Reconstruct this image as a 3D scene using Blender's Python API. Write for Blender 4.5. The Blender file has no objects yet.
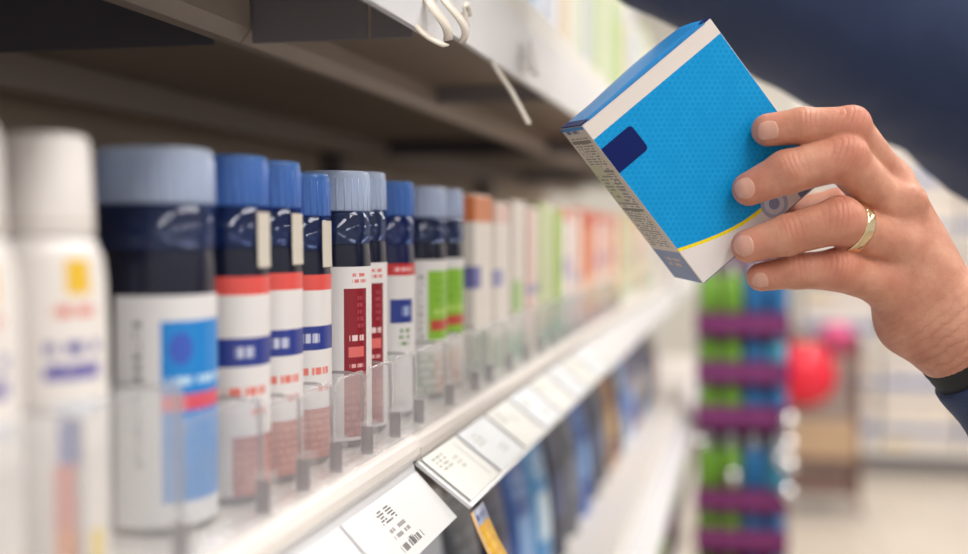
import bpy, bmesh, math, random
import numpy as np
from mathutils import Vector, Matrix, noise
random.seed(7)
R = math.radians
S = bpy.context.scene
COL = S.collection

# ------------------------------------------------------------------ camera
CZ = 1.25                      # eye height
YAW, PITCH, FPX = 12.5, 2.24, 1200.0
cam = bpy.data.cameras.new('camera'); camo = bpy.data.objects.new('camera', cam); COL.objects.link(camo)
camo.location = (0, 0, CZ); camo.rotation_euler = (R(90 - PITCH), 0, R(YAW))
cam.sensor_width = 36; cam.lens = FPX / 968 * 36
cam.clip_start = .02
cam.dof.use_dof = True; cam.dof.focus_distance = .604; cam.dof.aperture_fstop = 3.2
S.camera = camo
CM = Matrix.Translation((0, 0, CZ)) @ camo.rotation_euler.to_matrix().to_4x4()

def campt(px, py, depth):      # a point of the camera's own axes, metres
    return Vector(((px - 484) / FPX * depth, -(py - 277) / FPX * depth, -depth))
def at(px, py, depth):         # the same point in the world
    return CM @ campt(px, py, depth)

# ------------------------------------------------------------------ light
w = bpy.data.worlds.new('world'); S.world = w; w.use_nodes = True
w.node_tree.nodes['Background'].inputs[0].default_value = (1, .985, .96, 1)
w.node_tree.nodes['Background'].inputs[1].default_value = .66
def area(loc, rot, sx, sy, power, col=(1, .97, .93)):
    l = bpy.data.lights.new('ceiling_lamp', 'AREA'); l.shape = 'RECTANGLE'; l.size = sx; l.size_y = sy
    l.energy = power; l.color = col
    o = bpy.data.objects.new('ceiling_lamp', l); COL.objects.link(o); o.location = loc; o.rotation_euler = rot
    return o
LAMPS = [(.85, -.9), (.85, 1.7), (.85, 4.3), (.85, 6.9), (3.2, -.9), (3.2, 1.7), (3.2, 4.3), (3.2, 6.9)]
for x, y in LAMPS:
    area((x, y, 3.16), (0, 0, 0), .35, 2.0, 27)
S.view_settings.view_transform = 'Standard'; S.view_settings.look = 'None'
S.view_settings.exposure = .0; S.view_settings.gamma = 1
S.view_settings.use_curve_mapping = False
S.cycles.transparent_max_bounces = 64      # many clear sheets one behind the other

# ------------------------------------------------------------------ helpers
def lin(c):
    return tuple((v / 255 / 12.92) if v / 255 <= .04045 else ((v / 255 + .055) / 1.055) ** 2.4 for v in c)
def sr(r, g, b): return lin((r, g, b)) + (1,)

def base_mat(name):
    m = bpy.data.materials.new(name); m.use_nodes = True
    nt = m.node_tree; b = nt.nodes['Principled BSDF']
    return m, nt, b
def setv(b, **k):
    for n, v in k.items():
        n = n.replace('_', ' ')
        if n in b.inputs: b.inputs[n].default_value = v
def pmat(name, col, rough=.5, var=.0, scale=30, bump=0, bscale=200, **k):
    m, nt, b = base_mat(name)
    setv(b, Base_Color=col, Roughness=rough, **k)
    if var or bump:
        tc = nt.nodes.new('ShaderNodeTexCoord')
    if var:
        n = nt.nodes.new('ShaderNodeTexNoise'); n.inputs['Scale'].default_value = scale; n.inputs['Detail'].default_value = 4
        nt.links.new(tc.outputs['Object'], n.inputs['Vector'])
        mx = nt.nodes.new('ShaderNodeMix'); mx.data_type = 'RGBA'
        mx.inputs[6].default_value = tuple(v * (1 - var) for v in col[:3]) + (1,)
        mx.inputs[7].default_value = tuple(min(1, v * (1 + var)) for v in col[:3]) + (1,)
        nt.links.new(n.outputs['Fac'], mx.inputs[0]); nt.links.new(mx.outputs[2], b.inputs['Base Color'])
    if bump:
        n2 = nt.nodes.new('ShaderNodeTexNoise'); n2.inputs['Scale'].default_value = bscale; n2.inputs['Detail'].default_value = 3
        nt.links.new(tc.outputs['Object'], n2.inputs['Vector'])
        bp = nt.nodes.new('ShaderNodeBump'); bp.inputs['Strength'].default_value = bump; bp.inputs['Distance'].default_value = .002
        nt.links.new(n2.outputs['Fac'], bp.inputs['Height']); nt.links.new(bp.outputs['Normal'], b.inputs['Normal'])
    return m

class NX:                       # tiny math-node expression builder
    def __init__(s, nt): s.nt = nt
    def op(s, o, a, b=None):
        n = s.nt.nodes.new('ShaderNodeMath'); n.operation = o
        for i, v in enumerate((a, b)):
            if v is None: continue
            if isinstance(v, (int, float)): n.inputs[i].default_value = v
            else: s.nt.links.new(v, n.inputs[i])
        return n.outputs[0]
    def mix(s, f, a, b):
        n = s.nt.nodes.new('ShaderNodeMix'); n.data_type = 'RGBA'
        for i, v in ((0, f), (6, a), (7, b)):
            if isinstance(v, (tuple, float, int)): n.inputs[i].default_value = v
            else: s.nt.links.new(v, n.inputs[i])
        return n.outputs[2]

def print_mat(name, base, rects, rough=.35, **k):
    """flat print on a surface with a 0..1 UV.  rects: (u0,v0,u1,v1,colour[,'text',rows,cols])"""
    m, nt, b = base_mat(name); X = NX(nt); setv(b, Roughness=rough, **k)
    uv = nt.nodes.new('ShaderNodeUVMap'); sp = nt.nodes.new('ShaderNodeSeparateXYZ'); nt.links.new(uv.outputs[0], sp.inputs[0])
    u, v = sp.outputs[0], sp.outputs[1]
    c = base
    for r in rects:
        u0, v0, u1, v1, col = r[:5]
        f = X.op('MULTIPLY', X.op('MULTIPLY', X.op('GREATER_THAN', u, u0), X.op('LESS_THAN', u, u1)),
                 X.op('MULTIPLY', X.op('GREATER_THAN', v, v0), X.op('LESS_THAN', v, v1)))
        if len(r) > 5 and r[5] == 'disc':
            du = X.op('DIVIDE', X.op('SUBTRACT', u, (u0 + u1) / 2), (u1 - u0) / 2); dv = X.op('DIVIDE', X.op('SUBTRACT', v, (v0 + v1) / 2), (v1 - v0) / 2)
            f = X.op('LESS_THAN', X.op('ADD', X.op('MULTIPLY', du, du), X.op('MULTIPLY', dv, dv)), 1.0)
        if len(r) > 5 and r[5] == 'text':
            rows, cols = r[6], r[7]
            vr = X.op('MULTIPLY', X.op('DIVIDE', X.op('SUBTRACT', v, v0), v1 - v0), rows)
            ur = X.op('MULTIPLY', X.op('DIVIDE', X.op('SUBTRACT', u, u0), u1 - u0), cols)
            fr = X.op('FRACT', vr)
            line = X.op('MULTIPLY', X.op('GREATER_THAN', fr, .22), X.op('LESS_THAN', fr, .78))
            cv = nt.nodes.new('ShaderNodeCombineXYZ'); nt.links.new(ur, cv.inputs[0])
            nt.links.new(X.op('MULTIPLY', X.op('FLOOR', vr), 7.31), cv.inputs[1])
            n = nt.nodes.new('ShaderNodeTexNoise'); n.inputs['Scale'].default_value = 1.0; n.inputs['Detail'].default_value = 1.5
            nt.links.new(cv.outputs[0], n.inputs['Vector'])
            f = X.op('MULTIPLY', f, X.op('MULTIPLY', line, X.op('GREATER_THAN', n.outputs['Fac'], .46)))
        c = X.mix(f, c, col)
    if isinstance(c, tuple): b.inputs['Base Color'].default_value = c
    else: nt.links.new(c, b.inputs['Base Color'])
    return m

def clear_mat(name, tint=(.93, .94, .95, 1), haze=.12, hcol=(.9, .9, .92, 1), gloss=1.0, rough=.05, ior=1.45):
    m = bpy.data.materials.new(name); m.use_nodes = True; nt = m.node_tree; nt.nodes.clear()
    out = nt.nodes.new('ShaderNodeOutputMaterial'); t = nt.nodes.new('ShaderNodeBsdfTransparent'); t.inputs[0].default_value = tint
    d = nt.nodes.new('ShaderNodeBsdfDiffuse'); d.inputs[0].default_value = hcol
    tl = nt.nodes.new('ShaderNodeBsdfTranslucent'); tl.inputs[0].default_value = hcol
    md = nt.nodes.new('ShaderNodeMixShader'); nt.links.new(d.outputs[0], md.inputs[1]); nt.links.new(tl.outputs[0], md.inputs[2])
    m1 = nt.nodes.new('ShaderNodeMixShader'); m1.inputs[0].default_value = haze
    nt.links.new(t.outputs[0], m1.inputs[1]); nt.links.new(md.outputs[0], m1.inputs[2])
    g = nt.nodes.new('ShaderNodeBsdfGlossy'); g.inputs[0].default_value = (gloss, gloss, gloss, 1); g.inputs['Roughness'].default_value = rough
    fr = nt.nodes.new('ShaderNodeLayerWeight'); fr.inputs[0].default_value = .5; X = NX(nt)
    m2 = nt.nodes.new('ShaderNodeMixShader'); nt.links.new(X.op('ADD', X.op('MULTIPLY', X.op('POWER', fr.outputs['Facing'], 5.0), ior - 1), .025), m2.inputs[0])
    nt.links.new(m1.outputs[0], m2.inputs[1]); nt.links.new(g.outputs[0], m2.inputs[2])
    nt.links.new(m2.outputs[0], out.inputs[0])
    return m

def mobj(name, V, F, mat, parent=None, smooth=False, uv=None, loc=(0, 0, 0), mids=None, label=None):
    me = bpy.data.meshes.new(name); me.from_pydata([tuple(v) for v in V], [], [tuple(f) for f in F]); me.update()
    for mm in (mat if isinstance(mat, (list, tuple)) else [mat]): me.materials.append(mm)
    if mids: me.polygons.foreach_set('material_index', mids)
    if smooth: me.polygons.foreach_set('use_smooth', [True] * len(me.polygons))
    if uv:
        L = me.uv_layers.new(name='UVMap')
        for p in me.polygons:
            for li in p.loop_indices: L.data[li].uv = uv[me.loops[li].vertex_index]
    return link(name, me, parent, loc, label)
def link(name, me, parent=None, loc=(0, 0, 0), label=None):
    o = bpy.data.objects.new(name, me); COL.objects.link(o); o.location = loc
    if parent: o.parent = parent
    if label: o['label'] = label
    return o
def thing(name, label, cat, loc=(0, 0, 0), rz=0, group=None):
    o = bpy.data.objects.new(name, None); COL.objects.link(o); o.location = loc; o.rotation_euler = (0, 0, rz)
    o.empty_display_size = .02
    return tag(o, label, cat, group)
def tag(o, label, cat, group=None):
    o['label'] = label; o['category'] = cat
    if group: o['group'] = group
    return o
def dup(root, loc, label, group=None, rz=None):
    r = root.copy(); COL.objects.link(r); r.location = loc; r['label'] = label
    if rz is not None: r.rotation_euler = (0, 0, rz)
    if group: r['group'] = group
    for ch in list(root.children):
        c = ch.copy(); COL.objects.link(c); c.parent = r
        for g in list(ch.children):
            d = g.copy(); COL.objects.link(d); d.parent = c
    return r

def box_vf(x0, x1, y0, y1, z0, z1, bev=0.0):
    bm = bmesh.new()
    bmesh.ops.create_cube(bm, size=1)
    for v in bm.verts:
        v.co = Vector(((x0 + x1) / 2 + v.co.x * (x1 - x0), (y0 + y1) / 2 + v.co.y * (y1 - y0), (z0 + z1) / 2 + v.co.z * (z1 - z0)))
    if bev: bmesh.ops.bevel(bm, geom=bm.edges[:], offset=bev, segments=2, affect='EDGES', profile=.5)
    bm.verts.index_update()
    V = [v.co.copy() for v in bm.verts]; F = [[v.index for v in f.verts] for f in bm.faces]; bm.free()
    return V, F
def bx(name, x0, x1, y0, y1, z0, z1, mat, parent=None, bev=0.0, label=None):
    V, F = box_vf(x0, x1, y0, y1, z0, z1, bev)
    return mobj(name, V, F, mat, parent, label=label)
def join(parts):
    V, F = [], []
    for v, f in parts:
        n = len(V); V += list(v); F += [[i + n for i in q] for q in f]
    return V, F
def extrude_y(profile, y0, y1, closed=True):
    n = len(profile)
    V = [(x, y0, z) for x, z in profile] + [(x, y1, z) for x, z in profile]
    F = [(i, (i + 1) % n, n + (i + 1) % n, n + i) for i in range(n if closed else n - 1)]
    if closed: F += [tuple(range(n))[::-1], tuple(range(n, 2 * n))]
    return V, F
def sup(t, rx, ry, n):
    c, s = math.cos(t), math.sin(t)
    return (rx * math.copysign(abs(c) ** (2 / n), c), ry * math.copysign(abs(s) ** (2 / n), s))
def loft(secs, N=40, n=2.3, close_top=True, close_bot=True):
    V, F = [], []
    for z, rx, ry in secs:
        for i in range(N):
            x, y = sup(2 * math.pi * i / N, rx, ry, n); V.append((x, y, z))
    for k in range(len(secs) - 1):
        for i in range(N):
            j = (i + 1) % N; F.append((k * N + i, k * N + j, (k + 1) * N + j, (k + 1) * N + i))
    if close_bot: F.append(tuple(range(N))[::-1])
    if close_top: F.append(tuple(range((len(secs) - 1) * N, len(secs) * N)))
    return V, F
def wrap(secs, t0, t1, off, n=2.3, K=24):
    """patch around a loft from angle t0 to t1 (deg), 0..1 UV, with a little thickness off the body"""
    V, F, UV = [], [], []
    m = len(secs)
    for k, (z, rx, ry) in enumerate(secs):
        for i in range(K + 1):
            t = R(t0 + (t1 - t0) * i / K); x, y = sup(t, rx + off, ry + off, n)
            V.append((x, y, z)); UV.append((i / K, (z - secs[0][0]) / (secs[-1][0] - secs[0][0])))
    for k in range(m - 1):
        for i in range(K):
            a = k * (K + 1) + i; F.append((a, a + 1, a + K + 2, a + K + 1))
    return V, F, UV
def tube(pts, r, n=8, closed=False):
    V, F = [], []; P = [Vector(p) for p in pts]
    rs = r if isinstance(r, (list, tuple)) else [r] * len(P)
    up = Vector((.13, .21, .97))
    for i, p in enumerate(P):
        d = (P[min(i + 1, len(P) - 1)] - P[max(i - 1, 0)]).normalized()
        a = d.cross(up)
        if a.length < .05: a = d.cross(Vector((1, 0, 0)))
        a.normalize(); b = d.cross(a)
        for k in range(n):
            t = 2 * math.pi * k / n; V.append(p + (a * math.cos(t) + b * math.sin(t)) * rs[i])
    for i in range(len(P) - 1):
        for k in range(n):
            j = (k + 1) % n; F.append((i * n + k, i * n + j, (i + 1) * n + j, (i + 1) * n + k))
    F.append(tuple(range(n))[::-1]); F.append(tuple(range((len(P) - 1) * n, len(P) * n)))
    return V, F

# ------------------------------------------------------------------ materials
WHITE = sr(236, 232, 230); CREAM = sr(222, 214, 200)
M = {}
M['white_metal'] = pmat('white_metal', sr(226, 220, 216), .35, .03, 20, .05, 90)
M['grey_metal'] = pmat('grey_metal', sr(132, 127, 131), .45, .06, 12)
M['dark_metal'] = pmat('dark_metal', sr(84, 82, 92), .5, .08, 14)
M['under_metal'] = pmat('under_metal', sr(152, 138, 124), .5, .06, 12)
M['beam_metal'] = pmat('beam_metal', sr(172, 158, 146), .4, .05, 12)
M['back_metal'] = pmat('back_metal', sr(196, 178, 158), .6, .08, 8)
M['rail'] = pmat('rail_white', sr(238, 232, 228), .25, .03, 30)
M['rail_grey'] = pmat('rail_grey', sr(214, 206, 200), .28, .05, 24)
M['strip'] = pmat('strip_white', sr(226, 226, 230), .3, .03, 20)
M['strip_grey'] = pmat('strip_grey', sr(206, 206, 208), .25, .05, 30)
M['lip'] = pmat('lip_white', sr(232, 228, 224), .35, .04, 16)
M['curl'] = pmat('curl_plastic', sr(232, 222, 208), .3, .05, 60)
M['clear'] = clear_mat('clear_plastic', tint=(.975, .98, .985, 1), haze=.11, hcol=(.97, .96, .96, 1), ior=1.25)
M['clear_edge'] = clear_mat('clear_plastic_edge', tint=(.98, .98, .985, 1), haze=.16, hcol=(.97, .96, .96, 1))
M['clear_dark'] = clear_mat('clear_plastic_rim', tint=(.62, .6, .61, 1), haze=.25, hcol=(.85, .84, .85, 1))
M['navy'] = pmat('navy_plastic', (.004, .006, .022, 1), .24)
M['navy2'] = pmat('navy_blue_plastic', (.006, .009, .06, 1), .22)
M['cap_blue'] = clear_mat('cap_translucent_blue', tint=(.45, .62, .9, 1), haze=.52, hcol=sr(118, 172, 240))
M['skirt_blue'] = clear_mat('cap_skirt_blue', tint=(.6, .7, .92, 1), haze=.14, hcol=sr(52, 84, 160), ior=1.12)
M['cap_pale'] = clear_mat('cap_translucent_pale', tint=(.75, .83, .95, 1), haze=.62, hcol=sr(228, 238, 255))
M['skirt_pale'] = clear_mat('cap_skirt_pale', tint=(.7, .76, .9, 1), haze=.13, hcol=sr(90, 112, 170), ior=1.12)
M['white_plastic'] = pmat('white_plastic', sr(236, 230, 228), .3)
M['cream'] = pmat('cream_paper', sr(206, 198, 186), .5)

# ------------------------------------------------------------------ setting
def struct(o): o['kind'] = 'structure'; return o
mfl, nt, b = base_mat('floor_vinyl'); X = NX(nt)
tc = nt.nodes.new('ShaderNodeTexCoord'); nz = nt.nodes.new('ShaderNodeTexNoise'); nz.inputs['Scale'].default_value = 3
nt.links.new(tc.outputs['Object'], nz.inputs['Vector'])
nt.links.new(X.mix(nz.outputs['Fac'], sr(196, 186, 172), sr(214, 204, 192)), b.inputs['Base Color']); setv(b, Roughness=.22)
mgr = pmat('floor_joint', sr(168, 158, 146), .6)
fl = struct(mobj('floor', [(-2, -2, -.012), (6, -2, -.012), (6, 10, -.012), (-2, 10, -.012)], [(0, 1, 2, 3)], mgr))
tv, tf = box_vf(0, .594, 0, .594, -.012, 0)
tme = bpy.data.meshes.new('floor_tile'); tme.from_pydata([tuple(v) for v in tv], [], tf); tme.materials.append(mfl)
for i in range(12):
    for j in range(13):
        link('floor_tile', tme, fl, (-1.9 + .6 * i, 2.4 + .6 * j - .6, 0))
mwall = pmat('wall_paint', sr(232, 228, 220), .7, .03, 4)
struct(bx('wall_back', -2, 6, 9.2, 9.3, 0, 3.2, mwall))
struct(bx('baseboard_back', -2, 6, 9.17, 9.2, 0, .12, M['grey_metal']))
struct(bx('ceiling', -2, 6, -2, 10, 3.2, 3.25, mwall))
md = pmat('lamp_housing', sr(235, 235, 235), .5)
mglow, nt, b = base_mat('lamp_diffuser'); setv(b, Base_Color=(.9, .9, .9, 1), Emission_Color=(1, .97, .93, 1), Emission_Strength=6)
for i, (x, y) in enumerate(LAMPS):
    t = thing('ceiling_light', ['first','second','third','fourth'][i % 4] + ' long flush ceiling light from the camera, over the ' + ('near aisle' if x < 2 else 'next aisle'), 'ceiling light', (x, y, 3.2), group='ceiling lights')
    bx('housing', -.2, .2, -1.05, 1.05, -.015, 0, md, t)
    bx('diffuser', -.175, .175, -1.0, 1.0, -.022, -.015, mglow, t)

# ------------------------------------------------------------------ gondola shelving along the left, bays join at Y=.63
BAY = [(-.37, .63), (.63, 1.63), (1.63, 2.63), (2.63, 3.63)]
XB = -.60
def arc(cx, cz, r, a0, a1, n=7):
    return [(cx + r * math.cos(R(a0 + (a1 - a0) * i / n)), cz + r * math.sin(R(a0 + (a1 - a0) * i / n))) for i in range(n + 1)]
place = ['nearest bay, ending at the white price strip joint', 'second bay, just beyond the price strip joint', 'third bay along, far blurred part', 'last bay at the far end']
for bi, (y0, y1) in enumerate(BAY):
    t = thing('shelf_unit', 'white metal gondola shelf unit, ' + place[bi], 'shelf', (-.4, y0, 0), group='gondola shelf units')
    def P(name, V, F, m, label=None): return mobj(name, [(v[0] + .4, v[1] - y0, v[2]) for v in V], F, m, t, label=label)
    g = .0008
    a, c = y0 + g, y1 - g
    near = bi == 0
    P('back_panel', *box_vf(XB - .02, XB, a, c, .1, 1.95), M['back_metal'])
    P('base_plinth', *box_vf(XB, -.20, a, c, 0, .12), M['white_metal'])
    P('upright', *box_vf(XB - .0, XB + .03, a, a + .03, .12, 1.95), M['grey_metal'])
    # middle shelf: deck, rounded nose, slanted ticket strip
    dz = 0 if near else -.0015
    P('shelf_deck', *box_vf(XB, -.184, a, c, CZ - .124, CZ - .112), M['white_metal'])
    rl = arc(-.1835, CZ - .1195 + dz, .0085, 100, -110)
    P('front_rail', *extrude_y(rl + [(-.190, CZ - .128 + dz)], a, c), M['rail'] if near else M['rail_grey'])
    s0, s1 = ((-.178, -.1325), (-.155, -.1565)) if near else ((-.177, -.1275), (-.1465, -.1505))
    prof = [(-.1795, CZ - .126), (s0[0], CZ + s0[1]), (s1[0], CZ + s1[1]), (s1[0] - .0015, CZ + s1[1] - .0015), (s0[0] - .0018, CZ + s0[1] - .0012), (-.1815, CZ - .126)]
    P('price_strip', *extrude_y(prof, a, c), M['strip'] if near else M['strip_grey'])
    # lower shelf
    P('shelf_deck', *box_vf(XB, -.155, a, c, CZ - .392, CZ - .378), M['white_metal'])
    P('front_rail', *extrude_y(arc(-.152, CZ - .386, .009, 100, -110) + [(-.158, CZ - .395)], a, c), M['rail'])
    P('price_strip', *extrude_y([(-.146, CZ - .398), (-.118, CZ - .436), (-.120, CZ - .438), (-.148, CZ - .400)], a, c), M['strip'])
    P('shelf_deck', *box_vf(XB, -.155, a, c, CZ - .712, CZ - .70), M['white_metal'])
    P('front_rail', *extrude_y(arc(-.152, CZ - .706, .009, 100, -110) + [(-.158, CZ - .715)], a, c), M['rail'])
    # upper shelf: deck, front lip with ticket strip, hanging stiffeners
    uz = .262 if near else .126
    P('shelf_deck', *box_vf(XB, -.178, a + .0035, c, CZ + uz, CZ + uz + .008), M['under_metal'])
    lz = .1005 if near else .109
    lt_ = .272 if near else .168
    bt = .2615 if bi == 1 else uz
    P('front_lip', *extrude_y([(-.1665, CZ + lz), (-.163, CZ + lz + .001), (-.160, CZ + lt_), (-.178, CZ + lt_ + .002), (-.178, CZ + lt_ - .002), (-.1665, CZ + lt_ - .006)], a, c), M['lip'])
    P('ticket_channel', *extrude_y([(-.1658, CZ + lz - .0006), (-.1618, CZ + lz - .0006), (-.1575, CZ + lz + .038), (-.1595, CZ + lz + .04)], a, c), M['strip'])
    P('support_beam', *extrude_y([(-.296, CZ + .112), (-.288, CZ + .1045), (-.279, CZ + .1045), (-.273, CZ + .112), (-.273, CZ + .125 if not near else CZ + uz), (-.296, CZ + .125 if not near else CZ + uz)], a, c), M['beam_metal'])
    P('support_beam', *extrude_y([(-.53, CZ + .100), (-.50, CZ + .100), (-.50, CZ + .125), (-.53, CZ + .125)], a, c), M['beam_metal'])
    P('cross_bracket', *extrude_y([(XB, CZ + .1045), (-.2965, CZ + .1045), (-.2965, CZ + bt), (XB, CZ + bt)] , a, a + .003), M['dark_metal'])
    P('cross_bracket', *extrude_y([(-.2725, CZ + .1045), (-.2055, CZ + .1045), (-.2055, CZ + bt), (-.2725, CZ + bt)], a, a + .003), M['grey_metal'])
    P('cross_bracket', *extrude_y([(-.2030, CZ + .1045), (-.180, CZ + .1045), (-.180, CZ + bt), (-.2030, CZ + bt)], a, a + .003), M['grey_metal'])
    if not near:
        P('cross_bracket', *box_vf(-.2715, -.168, a + .4, a + .403, CZ + .112, CZ + .126), M['grey_metal'])

# torn ticket holder: curled plastic ribbons hanging off the upper lip
def ribbon(pts, wid, th, wdir):
    V, F = [], []; wdir = Vector(wdir).normalized(); P = [Vector(p) for p in pts]
    for i, p in enumerate(P):
        d = (P[min(i + 1, len(P) - 1)] - P[max(i - 1, 0)]).normalized(); nrm = d.cross(wdir).normalized()
        for sx, sy in ((-1, -1), (1, -1), (1, 1), (-1, 1)): V.append(p + wdir * wid / 2 * sx + nrm * th / 2 * sy)
    for i in range(len(P) - 1):
        for k in range(4):
            j = (k + 1) % 4; F.append((i * 4 + k, i * 4 + j, (i + 1) * 4 + j, (i + 1) * 4 + k))
    F += [(3, 2, 1, 0), tuple(range(len(P) * 4 - 4, len(P) * 4))]
    return V, F
def bez(p, n=14):
    p = [Vector(q) for q in p]; out = []
    for i in range(n + 1):
        t = i / n; q = p[:]
        while len(q) > 1: q = [q[k].lerp(q[k + 1], t) for k in range(len(q) - 1)]
        out.append(q[0])
    return out
th = thing('torn_label_holder', 'torn curled clear plastic label holder drooping from the upper shelf lip', 'label holder', (-.158, .6, CZ + .12))
for nm, pts, wd in (('plastic_curl', [(395, -14, .600), (412, 4, .592), (404, 30, .590), (446, 46, .600)], .006),
                    ('plastic_curl', [(424, -14, .605), (428, 12, .595), (452, 22, .600), (448, 40, .612)], .008),
                    ('plastic_curl', [(436, -14, .615), (446, 10, .605), (476, 24, .615), (462, 42, .622)], .007)):
    q = [at(*p) - th.location for p in bez([(a, bb, c) for a, bb, c in pts])]
    V, F = ribbon(q, wd, .0012, (.25, .9, .2)); mobj(nm, V, F, M['curl'], th, True)
mobj('hook_ring', *tube([Vector((-.1515 + .158, .640 - .6 + .0055 * math.cos(a), -.003 + .0055 * math.sin(a))) for a in [i * math.pi / 5 for i in range(9)]], .0018), M['curl'], th, True)
p0, p1 = at(489, 58, .775), at(529, 124, .735)
tag(mobj('hanging_plastic_strip', *ribbon([Vector((0, 0, 0)), (p1 - p0) * .5 + Vector((.002, 0, -.001)), p1 - p0], .0035, .0012, (.7, .7, .1)), M['cream'], loc=p0), 'thin cream plastic strip dangling below the upper shelf lip', 'plastic strip')
tg = thing('ticket_clip', 'small white ticket clip stuck on the upper shelf strip beyond the dangling strip', 'clip', (-.150, .86, CZ + .125))
bx('clip_body', -.0055, -.003, -.014, .014, -.012, .010, M['white_plastic'], tg, .001)
bx('clip_tab', -.003, -.001, -.012, .012, -.012, -.006, M['white_plastic'], tg, .001)

# price tickets in the middle strip
def ticket(y0, y1, near, mats, label):
    s0, s1 = ((-.178, -.1325), (-.155, -.1565)) if near else ((-.177, -.1275), (-.1465, -.1505))
    d = Vector((s1[0] - s0[0], 0, s1[1] - s0[1])); n = Vector((-d.z, 0, d.x)).normalized()
    if n.x < 0: n = -n
    o = Vector((s0[0], y0, CZ + s0[1])) + n * .0005
    L = d * (1.0 if near else .93); W = Vector((0, y1 - y0, 0))
    V = [Vector(), W, W + L, L]; V = V + [v + n * .0006 for v in V]
    V = [V[i] for i in range(8)]
    F = [(0, 1, 2, 3), (4, 7, 6, 5), (0, 4, 5, 1), (1, 5, 6, 2), (2, 6, 7, 3), (3, 7, 4, 0)]
    uv = [(0, 1), (1, 1), (1, 0), (0, 0)] * 2
    return tag(mobj('price_ticket', V, F, mats, uv=uv, loc=o), label, 'price ticket', 'price tickets on the middle shelf edge')
INK = sr(84, 82, 84); GR = sr(112, 114, 84)
mt1 = print_mat('ticket_white', sr(238, 238, 240), [(.30, .62, .48, .86, INK, 'text', 5, 3), (.30, .34, .50, .56, sr(150, 148, 150), 'text', 2, 4), (.28, .10, .56, .30, sr(110, 108, 110), 'text', 1, 7), (.40, .10, .46, .34, INK, 'text', 1, 3)], .4)
mt2 = print_mat('ticket_grey', sr(206, 205, 200), [(.12, .60, .42, .92, GR, 'text', 4, 5), (.50, .45, .62, .75, GR, 'text', 3, 3), (.80, .1, .84, .9, sr(150, 150, 150))], .35)
mt3 = print_mat('ticket_pale', sr(200, 203, 210), [(.15, .55, .40, .85, GR, 'text', 3, 4), (.5, .2, .75, .4, sr(150, 148, 146), 'text', 2, 5)], .35)
ticket(.505, .628, True, mt1, 'large white price ticket with grey print, nearest to the strip joint')
ticket(.375, .500, True, mt1, 'white price ticket left of the large one at the bottom frame edge')
ticket(.25, .370, True, mt1, 'white price ticket at the near end, below the picture edge')
for i in range(8):
    y = .636 + .082 * i
    ticket(y, y + .076, False, mt2 if i % 2 == 0 else mt3,
           ['first', 'second', 'third', 'fourth', 'fifth', 'sixth', 'seventh', 'eighth'][i] + ' grey price ticket beyond the strip joint')
# hanging shelf talker in yellow and orange
mtk = print_mat('talker_print', sr(232, 176, 52), [(0, .86, 1, 1, sr(150, 158, 186)), (.15, .88, .85, .97, sr(70, 80, 130), 'text', 1, 6), (0, .0, 1, .45, sr(196, 128, 62)), (.1, .5, .9, .8, sr(240, 196, 70), 'text', 3, 5), (0, 0, .16, 1, sr(226, 190, 150))], .4)
tk = thing('shelf_talker', 'yellow and orange paper tag hanging under the grey price strip', 'shelf tag', (-.150, .633, CZ - .153))
V = []; UV = []
for i in range(7):
    s = i / 6; x = .002 + .040 * s - .006 * math.sin(s * 3); z = -.002 - .062 * s
    for y in (0, .030): V += [(x, y + .006 * s, z)]; UV.append((y / .030, 1 - s))
F = [(2 * i, 2 * i + 1, 2 * i + 3, 2 * i + 2) for i in range(6)]
o = mobj('printed_card', V, F, mtk, tk, True, UV); sm = o.modifiers.new('thick', 'SOLIDIFY'); sm.thickness = .0006

# ------------------------------------------------------------------ bottles on the middle shelf
SZ = CZ - .112 + .0003
BLUE = sr(42, 58, 140); RED = sr(214, 92, 84); MAROON = sr(140, 24, 40); GREEN = sr(140, 190, 60)
LW = sr(226, 222, 222)
mlab = {}
mlab['logo'] = print_mat('label_red_blue', LW, [
    (0, .915, 1, 1, sr(224, 84, 78)), (.40, .59, 1, .72, BLUE), (.50, .61, .64, .70, sr(200, 204, 226), 'text', 1, 5),
    (.43, .44, .74, .51, sr(226, 120, 108), 'text', 1, 6), (.60, .35, .74, .41, sr(226, 130, 118), 'text', 1, 4),
    (.48, 0, 1, .27, sr(176, 88, 80)), (.5, .02, .9, .25, sr(196, 128, 116), 'text', 6, 14)])
mlab['maroon'] = print_mat('label_maroon', LW, [
    (.47, .02, .72, .875, MAROON), (.55, .90, .72, .97, sr(214, 120, 116), 'text', 2, 5), (.52, .56, .68, .62, sr(232, 206, 206), 'text', 1, 4), (.51, .48, .68, .54, sr(222, 110, 106)), (.52, .41, .67, .45, sr(226, 170, 168), 'text', 1, 5),
    (.60, .64, .67, .84, sr(170, 70, 84), 'text', 5, 4), (.47, .02, .72, .3, sr(170, 84, 86), 'text', 6, 6)])
mlab['redtop'] = print_mat('label_red_strip', LW, [
    (0, .92, 1, 1, sr(200, 44, 48)), (.5, .935, .72, .985, sr(240, 190, 190), 'text', 1, 8), (.47, .60, .73, .76, BLUE), (.58, .62, .70, .74, sr(160, 176, 210), 'text', 1, 3),
    (.55, .44, .68, .57, sr(120, 150, 100), 'text', 3, 3)])
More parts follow.
